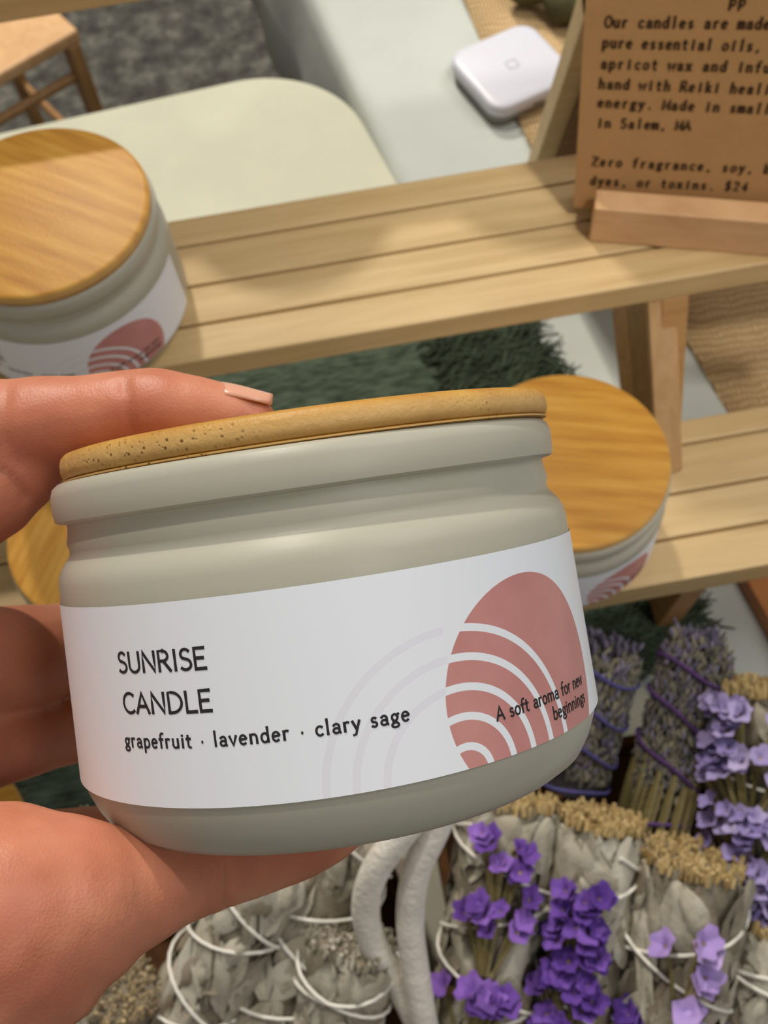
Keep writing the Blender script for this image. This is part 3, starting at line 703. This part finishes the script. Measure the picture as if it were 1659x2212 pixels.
# ------------------------------------------------------------------ bins of herb bundles
def bin_(name, x0, x1, y0, y1, z1, mat, inner, lab, cat):
    r = empty(name, ((x0+x1)/2, (y0+y1)/2, TAB), lab, cat); th = .005
    out = rounded_poly([(x0,y0),(x1,y0),(x1,y1),(x0,y1)], [.03]*4, 8)
    ins = rounded_poly([(x0+th,y0+th),(x1-th,y0+th),(x1-th,y1-th),(x0+th,y1-th)], [.026]*4, 8)
    k = len(out); vs = [(x,y,TAB+.0062) for x,y in out]+[(x,y,z1) for x,y in out]+[(x,y,z1) for x,y in ins]+[(x,y,TAB+.010) for x,y in ins]
    m = MB(); m.add(vs, [(i*k+j, i*k+(j+1)%k, (i+1)*k+(j+1)%k, (i+1)*k+j) for i in range(3) for j in range(k)]+[tuple(range(k))[::-1]])
    m.build('wall', M[mat], r, org=r.location, angle=50)
    fl_ = MB(); fl_.prism(ins, 2, TAB+.0095, TAB+.0105); fl_.build('bottom', M[inner], r, org=r.location)
    return r
BL = bin_('herb_bin', -.215, -.002, -.16, .105, .808, 'bin_cloth', 'bin_inner', 'taupe cloth bin with white rope handle, holding plain grey sage bundles', 'bin')
BR = bin_('herb_tray', .012, .255, -.16, .128, .783, 'bin_inner', 'bin_inner', 'brown wicker tray holding the flowered sage and lavender bundles', 'tray')
def catmull(P, n=10):
    P = [Vector(p) for p in P]; Qp = [P[0]*2-P[1]]+P+[P[-1]*2-P[-2]]; out = []
    for i in range(1, len(Qp)-2):
        for j in range(n):
            t = j/n; a, b, c, d = Qp[i-1:i+3]
            out.append(.5*((2*b)+(c-a)*t+(2*a-5*b+4*c-d)*t*t+(3*b-a-3*c+d)*t**3))
    return out+[P[-1]]
rp = MB()
hl = [U(915,2235,.800), U(860,2125,.818), U(808,2045,.838), U(790,1965,.856), U(808,1885,.874), U(868,1800,.890), U(930,1735,.896), U(948,1770,.890), U(900,1880,.872), U(886,1985,.852), U(897,2090,.834), U(915,2200,.815), U(925,2260,.800)]
pts = catmull(hl, 8)
rp.tube(pts, .0058, 16)
rp.build('rope_handle', M['rope'], BL, org=BL.location)
pk = MB(); a = [U(752,1935,.80), U(800,1975,.80), U(785,2040,.79), U(735,2030,.79)]
vs = [p for p in a]+[p-V(0,0,.002) for p in a]
pk.add(vs, [(0,1,2,3),(7,6,5,4),(0,4,5,1),(1,5,6,2),(2,6,7,3),(3,7,4,0)])
tag(pk.build('paper_scrap', M['kraft_dark'], org=a[0]), 'scrap of tan paper tucked beside the rope handle', 'paper')

def frame_of(A, B):
    ax = (A-B).normalized(); s = ax.cross(EYE-A).normalized(); fr_ = s.cross(ax).normalized()   # s: to one side, fr_: toward the viewer
    return ax, s, fr_

def leaf(mb, B, ax, s, fr_, R, t, L, ang, wid, length, tilt, off, rnd, taper=False):
    """one dry leaf lying on the bundle's side; t along the axis, ang round it"""
    n = 7; m = 3; vs = []
    cr = rnd.uniform(-.25,.25)
    for i in range(n+1):
        x = i/n; w_l = wid*(math.sin(math.pi*min(1, x*.93+.05))**.7)
        for j in range(-m, m+1):
            y = j/m*w_l
            lt = (x-.5)*length
            al = lt*math.cos(tilt) - y*math.sin(tilt); ac = lt*math.sin(tilt) + y*math.cos(tilt)
            a = ang + ac/R
            h = off + .0011*math.cos(j/m*2.2)*(1 if cr > 0 else -.6) + .0020*noise.noise(V(x*4+ang*9, y*420, t*50)) - .0012*abs(x-.5)*2 + .0006*math.sin(x*9+ang*7+j)
            r = R+h
            if taper: r *= 1-.8*max(0, min(1, ((t*L+al)/L-.86)/.14))**2
            vs.append(B + ax*(t*L+al) + (s*math.sin(a)+fr_*math.cos(a))*r)
    k = 2*m+1
    mb.add(vs, [(i*k+j, i*k+j+1, (i+1)*k+j+1, (i+1)*k+j) for i in range(n) for j in range(k-1)])

def wraps(mb, B, ax, s, fr_, R, L, turns, rad, off=.0018, ph=0, t0=.08, t1=.92, wob=0.0):
    n = int(abs(turns)*26); pts = []
    for i in range(n+1):
        x = i/n; a = ph + 2*math.pi*turns*x
        r = R + off + .0006*math.sin(a*3.1+ph)
        pts.append(B + ax*L*(t0+(t1-t0)*x + wob*math.sin(a*.5+ph)) + (s*math.sin(a)+fr_*math.cos(a))*r)
    mb.tube(pts, rad, 6)

def flower(pm, cm_, c, d, size, rnd):
    """papery funnel flower: frilled petals over a brown calyx"""
    d = d.normalized(); u = d.orthogonal().normalized(); v = d.cross(u); n = 15; vs = []
    ph = rnd.random()*6
    for i, (r, h) in enumerate(((.10,-.15),(.34,.18),(.72,.42),(1.0,.50))):
        for j in range(n):
            a = 2*math.pi*j/n+ph
            rr = r*size*(1+(.16*math.sin(a*5)+.12*math.sin(a*2+ph))*(i/3)); hh = (h+.16*math.sin(a*5+1)*(i/3)+.10*rnd.uniform(-1,1)*(i/3))*size
            vs.append(c + d*hh + (u*math.cos(a)+v*math.sin(a))*rr)
    pm.add(vs, [(i*n+j, i*n+(j+1)%n, (i+1)*n+(j+1)%n, (i+1)*n+j) for i in range(3) for j in range(n)])
    cm_.tube([c-d*size*1.3, c-d*size*.7, c-d*size*.1], [size*.14, size*.28, size*.20], 7)

def sage_bundle(A, B, R, lab, grp, seed, flowers=(), petal='petal', cut='sage_cut', ext=.02, nleaf=70, twist=2.6, top=True, leafmat_='sage', cat='herb bundle'):
    """A = centre of the upper end, B = centre where it leaves the picture; flowers: (t, side, [offsets])"""
    rnd = random.Random(seed)
    ax, s, fr_ = frame_of(A, B); B0 = B - ax*ext; L = (A-B0).length; org = B0
    root = empty('sage_bundle', org, lab, cat, grp)
    core = MB(); n = 24; k = 16; vs = []
    for i in range(n+1):
        x = i/n
        for j in range(k):
            a = 2*math.pi*j/k; r = R*(.93+.05*noise.noise(V(x*6, math.cos(a)*2+seed, math.sin(a)*2)))*(1-.10*max(0,(x-.9)/.1))*(1 if top else 1-.9*max(0,(x-.85)/.15)**2)
            vs.append(B0+ax*L*x*.985+(s*math.sin(a)+fr_*math.cos(a))*r)
    core.add(vs, [(i*k+j, i*k+(j+1)%k, (i+1)*k+(j+1)%k, (i+1)*k+j) for i in range(n) for j in range(k)]+[tuple(range(k))[::-1], tuple(range(n*k,(n+1)*k))])
    core.build('core', M['sage_core'], root, org=org)
    lv = MB()
    for q in range(nleaf):
        ln_ = rnd.uniform(.020,.042)
        leaf(lv, B0, ax, s, fr_, R, rnd.uniform(.08, 1-(ln_*.5+.003)/L) if q % 4 else 1-(ln_*.5+rnd.uniform(.001,.004))/L, L, rnd.uniform(-math.pi, math.pi), rnd.uniform(.0034,.0078)*(1 if q % 4 or not top else 1.5), ln_, rnd.gauss(0,.38), rnd.uniform(-.0010,.0020), rnd, not top)
    lo = lv.build('leaves', M[leafmat_], root, org=org, angle=80)
    if top:
        ct = MB()
        for q in range(300):
            rr = R*.94*math.sqrt(rnd.random()); a = rnd.random()*6.28
            c = B0 + ax*(L-.004+.0015*rnd.random()) + (s*math.sin(a)+fr_*math.cos(a))*rr
            d = (ax + (s*rnd.uniform(-1,1)+fr_*rnd.uniform(-1,1))*.35).normalized(); e = rnd.uniform(.003,.0062)
            pr = rnd.uniform(.0004,.0013)
            ct.tube([c, c+d*e*.6, c+d*e], [pr, pr*1.1, pr*.75], 6)
        ct.build('cut_end', M[cut], root, org=org)
    tw = MB()
    wraps(tw, B0, ax, s, fr_, R, L, twist, .00075, .0022, rnd.random()*6)
    wraps(tw, B0, ax, s, fr_, R, L, -twist*.85, .00075, .0026, rnd.random()*6)
    tw.build('string', M['twine'], root, org=org)
    for (t, side, offs) in flowers:
        sp = MB(); pm = MB(); cm2 = MB()
        for (dt, ds, sz) in offs:
            a = side + ds; b = B0 + ax*L*(t+dt)
            nrm = s*math.sin(a)+fr_*math.cos(a)
            c = b + nrm*(R+.0050+rnd.uniform(0,.002))
            flower(pm, cm2, c, ax*.65+nrm*.75+(s*rnd.uniform(-1,1))*.4, sz, rnd)
            foot_a = side+ds*.25; fb = B0+ax*L*(t-.22); fn_ = s*math.sin(foot_a)+fr_*math.cos(foot_a)
            sp.tube(catmull([fb+fn_*(R+.002), B0+ax*L*(t+dt-.10)+(s*math.sin((a+foot_a)/2)+fr_*math.cos((a+foot_a)/2))*(R+.0035), c-(ax*.65+nrm*.5)*sz*.9], 4), [.0010]*9, 6)
        so_ = sp.build('flower_sprig', M['stem'], root, org=org)
        pm.build('petals', M[petal], so_, org=org, angle=80); cm2.build('calyx', M['calyx'], so_, org=org)
    return root

def clus(seed, n, wt=.07, wa=.45, sz=.0050):
    r = random.Random(seed); return [(r.uniform(-wt,wt), r.uniform(-wa,wa), sz*r.uniform(.75,1.25)) for _ in range(n)]
GS, GF = 'plain sage bundles in the cloth bin', 'flowered sage bundles in the tray'
def ub(p): return U(*p)
sage_bundle(ub((245,2115,.825)), ub((130,2330,.79)), .0235, 'grey sage bundle at lower left, its brown cut end showing beside the wrist', GS, 11, nleaf=90, cut='sage_mix')
sage_bundle(ub((622,1815,.846)), ub((385,2230,.79)), .0185, 'grey sage bundle tied with white string, between thumb and the fatter bundle', GS, 12, nleaf=140, top=False)
sage_bundle(ub((795,1705,.842)), ub((575,2240,.785)), .0215, 'fattest plain sage bundle, leaning from under the jar, string crossed over it', GS, 13, nleaf=170, top=False)
sage_bundle(ub((765,2025,.832)), ub((700,2290,.79)), .0190, 'short plain sage bundle beside the white rope handle, ragged leafy top', GS, 14, nleaf=110, cut='sage')
sage_bundle(ub((192,1742,.82)), ub((200,1900,.79)), .0095, 'sage bundle whose pale leaf tip peeks out between jar and thumb', GS, 15, nleaf=60, top=False)

sage_bundle(ub((1105,1720,.832)), ub((1038,2235,.785)), .0215, 'sage bundle with two tiers of purple flowers, next to the rope handle', GF, 21,
    [(.86, .0, clus(1,9,.07,.4)), (.66, -.05, clus(2,11,.06,.6)), (.38, -.2, clus(3,11,.03,.55,.0056))], 'petal', nleaf=110, twist=2.4)
sage_bundle(ub((1300,1765,.834)), ub((1235,2240,.785)), .0195, 'sage bundle with the thickest deep purple flowers and a crumbly tan top', GF, 22,
    [(.74, -.1, clus(4,10,.05,.4)), (.60, -.2, clus(5,14,.07,.5)), (.44, -.2, clus(6,14,.07,.5)), (.28, -.1, clus(7,13,.07,.6)), (.12, .1, clus(8,12,.06,.6))], 'petal_deep', nleaf=110, twist=1.6)
sage_bundle(ub((1503,1850,.836)), ub((1425,2245,.79)), .0235, 'sage bundle with a flat tan cut top and one spray of pale purple flowers', GF, 23,
    [(.68, .22, [(.10,.10,.0064),(.05,.22,.0060),(.04,-.40,.0058),(-.04,.22,.0064),(-.08,.20,.0058)]), (.46, .15, [(.02,.16,.0064),(-.03,.20,.0060)])], 'petal_pale', nleaf=110, twist=1.6)
sage_bundle(ub((1652,1480,.845)), ub((1640,1930,.80)), .0220, 'sage bundle covered in dusty violet flowers at the right edge, above the others', GF, 24,
    [(.90, -.3, clus(9,12,.06,.6)), (.72, -.25, clus(10,16,.08,.7)), (.52, -.25, clus(11,16,.08,.7)), (.34, -.25, clus(12,14,.08,.7)), (.18, -.25, clus(18,14,.08,.7))], 'petal_dusty', nleaf=70, twist=2.8)
sage_bundle(ub((1672,1985,.815)), ub((1620,2250,.785)), .0190, 'sage bundle cut off by the lower right corner, few dark purple flowers', GF, 25,
    [(.36, -.3, clus(13,7,.07,.4))], 'petal_deep', nleaf=90)
sage_bundle(ub((1660,1880,.79)), ub((1600,2120,.77)), .0130, 'dim violet bundle lying deep in the tray behind the flat topped bundle', GF, 26,
    [(.80, 0, clus(14,10,.09,.8)), (.5, 0, clus(15,10,.09,.8))], 'petal_dusty', nleaf=40, twist=2)
sage_bundle(ub((1400,2130,.80)), ub((1370,2300,.785)), .015, 'small flowered bundle low in front, wedged below the deep purple one', GF, 27,
    [(.80, 0, clus(16,8,.1,.6)), (.55, .0, clus(17,8,.1,.6))], 'petal_deep', nleaf=40, top=False)

def lavender(A, B, R, lab, seed, twine, stems=True):
    rnd = random.Random(seed); ax, s, fr_ = frame_of(A, B); L = (A-B).length
    root = empty('lavender_bundle', B, lab, 'herb bundle', 'lavender bundles in the tray')
    core = MB(); core.tube([B+ax*L*i/12 for i in range(13)], [R*(.86+.04*math.sin(i*2.1)) for i in range(12)]+[R*.55], 18); core.build('core', M['lav_core'], root, org=B)
    for nm, mat, cnt, t0 in (('buds','lav_bud',1500,.12),('blossoms','lav_bud_blue',650,.25)):
        m = MB()
        for q in range(cnt):
            t = rnd.uniform(t0, 1.03) if nm == 'buds' else rnd.uniform(.2,1.08); a = rnd.uniform(-math.pi, math.pi)
            rr = R*(.86+.16*rnd.random())*(1.0 if t < .95 else 1.0-.5*(t-.95)/.13*rnd.random())
            if t > .97: rr *= math.sqrt(rnd.random())
            c = B+ax*L*t+(s*math.sin(a)+fr_*math.cos(a))*rr
            d = (ax+(s*rnd.uniform(-1,1)+fr_*rnd.uniform(-1,1))*.7).normalized(); e = rnd.uniform(.0018,.0036); w2 = rnd.uniform(.0006,.0012)
            m.tube([c-d*e, c-d*e*.3, c+d*e*.5, c+d*e], [w2*.5,w2,w2*.9,w2*.3], 5)
        tag(m.build(nm, M[mat], root, org=B), kind='stuff')
    if stems:
        for q in range(15):
            m = MB(); a = -1.4+2.8*q/14+rnd.uniform(-.1,.1); t1 = rnd.uniform(.22,.46); rs = rnd.uniform(.6,1.6); rr = R*.99
            m.tube([B+ax*L*t+(s*math.sin(a+.05*math.sin(t*4))+fr_*math.cos(a))*(rr+.0008+.0006*math.sin(q*2.3)) for t in (.0,.1,.2,t1)], [.0013*rs,.0014*rs,.0013*rs,.0008*rs], 6)
            m.build('stalk', M['stem'], root, org=B)
    for i, (t, tl_) in enumerate(((.06,.02),(.36,-.10),(.62,-.10),(.86,-.05))):
        m = MB()
        pts = []
        for j in range(41):
            a = 2*math.pi*j/40
            pts.append(B+ax*L*(t+tl_*math.sin(a)+.012*math.sin(a*3+i))+(s*math.sin(a)+fr_*math.cos(a))*(R*1.03+.0012))
        m.tube(pts, .0009, 7); m.build('tie', M[twine], root, org=B)
    return root
lavender(ub((1512,1390,.842)), ub((1412,1785,.802)), .0158, 'dark lavender bundle with purple ties, stalks showing at its lower end', 31, 'purple_twine')
lavender(ub((1312,1400,.838)), ub((1228,1700,.800)), .0165, 'dark lavender bundle with blue ties, half hidden by the held jar', 32, 'blue_twine', False)

# ------------------------------------------------------------------ the hand
def chain(mb, pts):
    """pts: (px, py, depth, radius in metres); round beads set close together"""
    P = [(K(x, y, d), r) for x, y, d, r in pts]
    cp_ = catmull([p for p, r in P], 12); n = len(cp_)
    for i, p in enumerate(cp_):
        q = i/(n-1)*(len(P)-1); a = int(min(q, len(P)-2)); fr_ = q-a; fr_ = fr_*fr_*(3-2*fr_)
        mb.ball(p, P[a][1]*(1-fr_)+P[a+1][1]*fr_, 14, 10)
hm = MB()
INDEX = [(-190,1000,.205,.0125),(-60,945,.205,.0107),(60,918,.204,.0092),(190,898,.203,.0079),(325,880,.202,.0076),(400,884,.202,.0068),(480,893,.202,.0060),(550,905,.202,.0043)]
chain(hm, INDEX)
chain(hm, [(-190,1090,.206,.0160),(-70,1050,.206,.0128),(10,1010,.207,.0105),(75,985,.207,.0072)])
chain(hm, [(-230,1350,.215,.0130),(-90,1425,.222,.0120),(40,1418,.230,.0113),(125,1402,.240,.0105),(230,1385,.252,.0090),(380,1365,.262,.0072)])
chain(hm, [(-230,1560,.215,.0120),(-90,1622,.222,.0092),(20,1610,.230,.0083),(120,1585,.240,.0078),(240,1565,.252,.0072),(380,1545,.262,.0060)])
chain(hm, [(-260,1700,.200,.0100),(-130,1790,.205,.0072),(20,1810,.222,.0062),(150,1800,.240,.0058),(260,1780,.255,.0050)])
THUMB = [(-420,2120,.170,.0270),(-180,2060,.166,.0245),(-20,2010,.165,.0195),(105,1968,.166,.0150),(250,1930,.171,.0103),(390,1888,.178,.0081),(505,1856,.186,.0077),(620,1826,.193,.0071),(690,1800,.198,.0066),(730,1778,.201,.0060)]
chain(hm, THUMB)
chain(hm, [(-190,1010,.205,.0150),(-300,1250,.196,.0200),(-400,1600,.186,.0230),(-420,1900,.178,.0250),(-420,2120,.170,.0270)])
chain(hm, [(-230,1350,.190,.0130),(-330,1480,.190,.0190),(-330,1700,.186,.0200),(-300,1900,.176,.0230),(-180,2060,.166,.0235)])
chain(hm, [(-420,2000,.176,.0270),(-620,2350,.172,.0270),(-1000,3000,.160,.0290)])
raw = hm.build('hand_raw', M['skin'])
rm = raw.modifiers.new('r', 'REMESH'); rm.mode = 'VOXEL'; rm.voxel_size = .0011
smo = raw.modifiers.new('s', 'SMOOTH'); smo.factor = .5; smo.iterations = 9
dg = bpy.context.evaluated_depsgraph_get(); dg.update()
hmesh = bpy.data.meshes.new_from_object(raw.evaluated_get(dg))
bpy.data.objects.remove(raw)
nv_ = len(hmesh.vertices); co = np.empty(nv_*3); hmesh.vertices.foreach_get('co', co); co = co.reshape(-1,3)
no = np.empty(nv_*3); hmesh.vertices.foreach_get('normal', no); no = no.reshape(-1,3)
R3 = np.array([RT, UP, FW]); rel = (co-np.array(EYE)) @ R3.T
px = 829.5+F*rel[:,0]/rel[:,2]; py = 1106-F*rel[:,1]/rel[:,2]
disp = np.zeros(nv_)
def crease(poly, width, depth, dmin, dmax):
    best = np.full(nv_, 1e9)
    for (ax_, ay_), (bx_, by_) in zip(poly[:-1], poly[1:]):
        dx, dy = bx_-ax_, by_-ay_; t_ = np.clip(((px-ax_)*dx+(py-ay_)*dy)/(dx*dx+dy*dy), 0, 1)
        best = np.minimum(best, np.hypot(px-ax_-t_*dx, py-ay_-t_*dy))
    ok = (rel[:,2] > dmin) & (rel[:,2] < dmax)
    disp[ok] -= depth*np.exp(-(best[ok]/width)**2)
crease([(268,820),(280,870),(282,930)], 9, .0007, .18, .215)
crease([(250,826),(262,850)], 6, .0004, .18, .215)
crease([(12,838),(6,900),(10,960)], 10, .0006, .18, .215)
crease([(-30,1000),(20,1030),(55,1075)], 10, .0010, .17, .215)
crease([(492,1870),(494,1915),(490,1955)], 7, .0008, .16, .2)
crease([(455,1880),(448,1930),(452,1975)], 6, .0003, .16, .2)
crease([(545,1870),(548,1915)], 5, .0003, .16, .2)
for k in range(14):
    x = 180+k*23; crease([(x,1890+ (k%3)*6),(x+10,2040-k*9)], 5, .00014, .14, .2)
co += no*disp[:,None]
hmesh.vertices.foreach_set('co', (co-np.array(K(-180,1500,.19))).ravel()); hmesh.update()
hmesh.polygons.foreach_set('use_smooth', [True]*len(hmesh.polygons))
hand = bpy.data.objects.new('hand', hmesh); C.objects.link(hand); hand.location = K(-180,1500,.19)
tag(hand, 'hand gripping the candle from the left, index finger on its lid, thumb under its base', 'person')
# fingernail of the index finger
a, b = K(448,846,.1985), K(578,872,.2005)
fx = (b-a).normalized(); fnn = (CA*.99 + CF*.06); fnn = (fnn-fx*fnn.dot(fx)).normalized(); fy = fnn.cross(fx)
nm = MB(); vs = []; NI, NJ = 14, 10; LN = (b-a).length
base_c = K(505,886,.202)
for i in range(NI+1):
    x = i/NI; wdt = .0052*(min(1, (math.sin(math.pi*min(.5, x*.9+.18)))))*(1-.45*x**7)
    for j in range(NJ+1):
        y = (j/NJ-.5)*2
        ang = y*.95
        rr = .0062-.0014*x
        cpt = K(440,888,.202)+(K(568,908,.202)-K(440,888,.202))*x*1.08
        vs.append(cpt + fy*(rr*math.sin(ang)*wdt/.0052) + fnn*(rr*math.cos(ang)+.00022-.0010*(1-x)**5))
k = NJ+1; nm.add(vs, [(i*k+j, i*k+j+1, (i+1)*k+j+1, (i+1)*k+j) for i in range(NI) for j in range(NJ)])
no_ = nm.build('fingernail', M['nail'], hand, org=hand.location); so = no_.modifiers.new('thickness','SOLIDIFY'); so.thickness = .0004; so.offset = 0
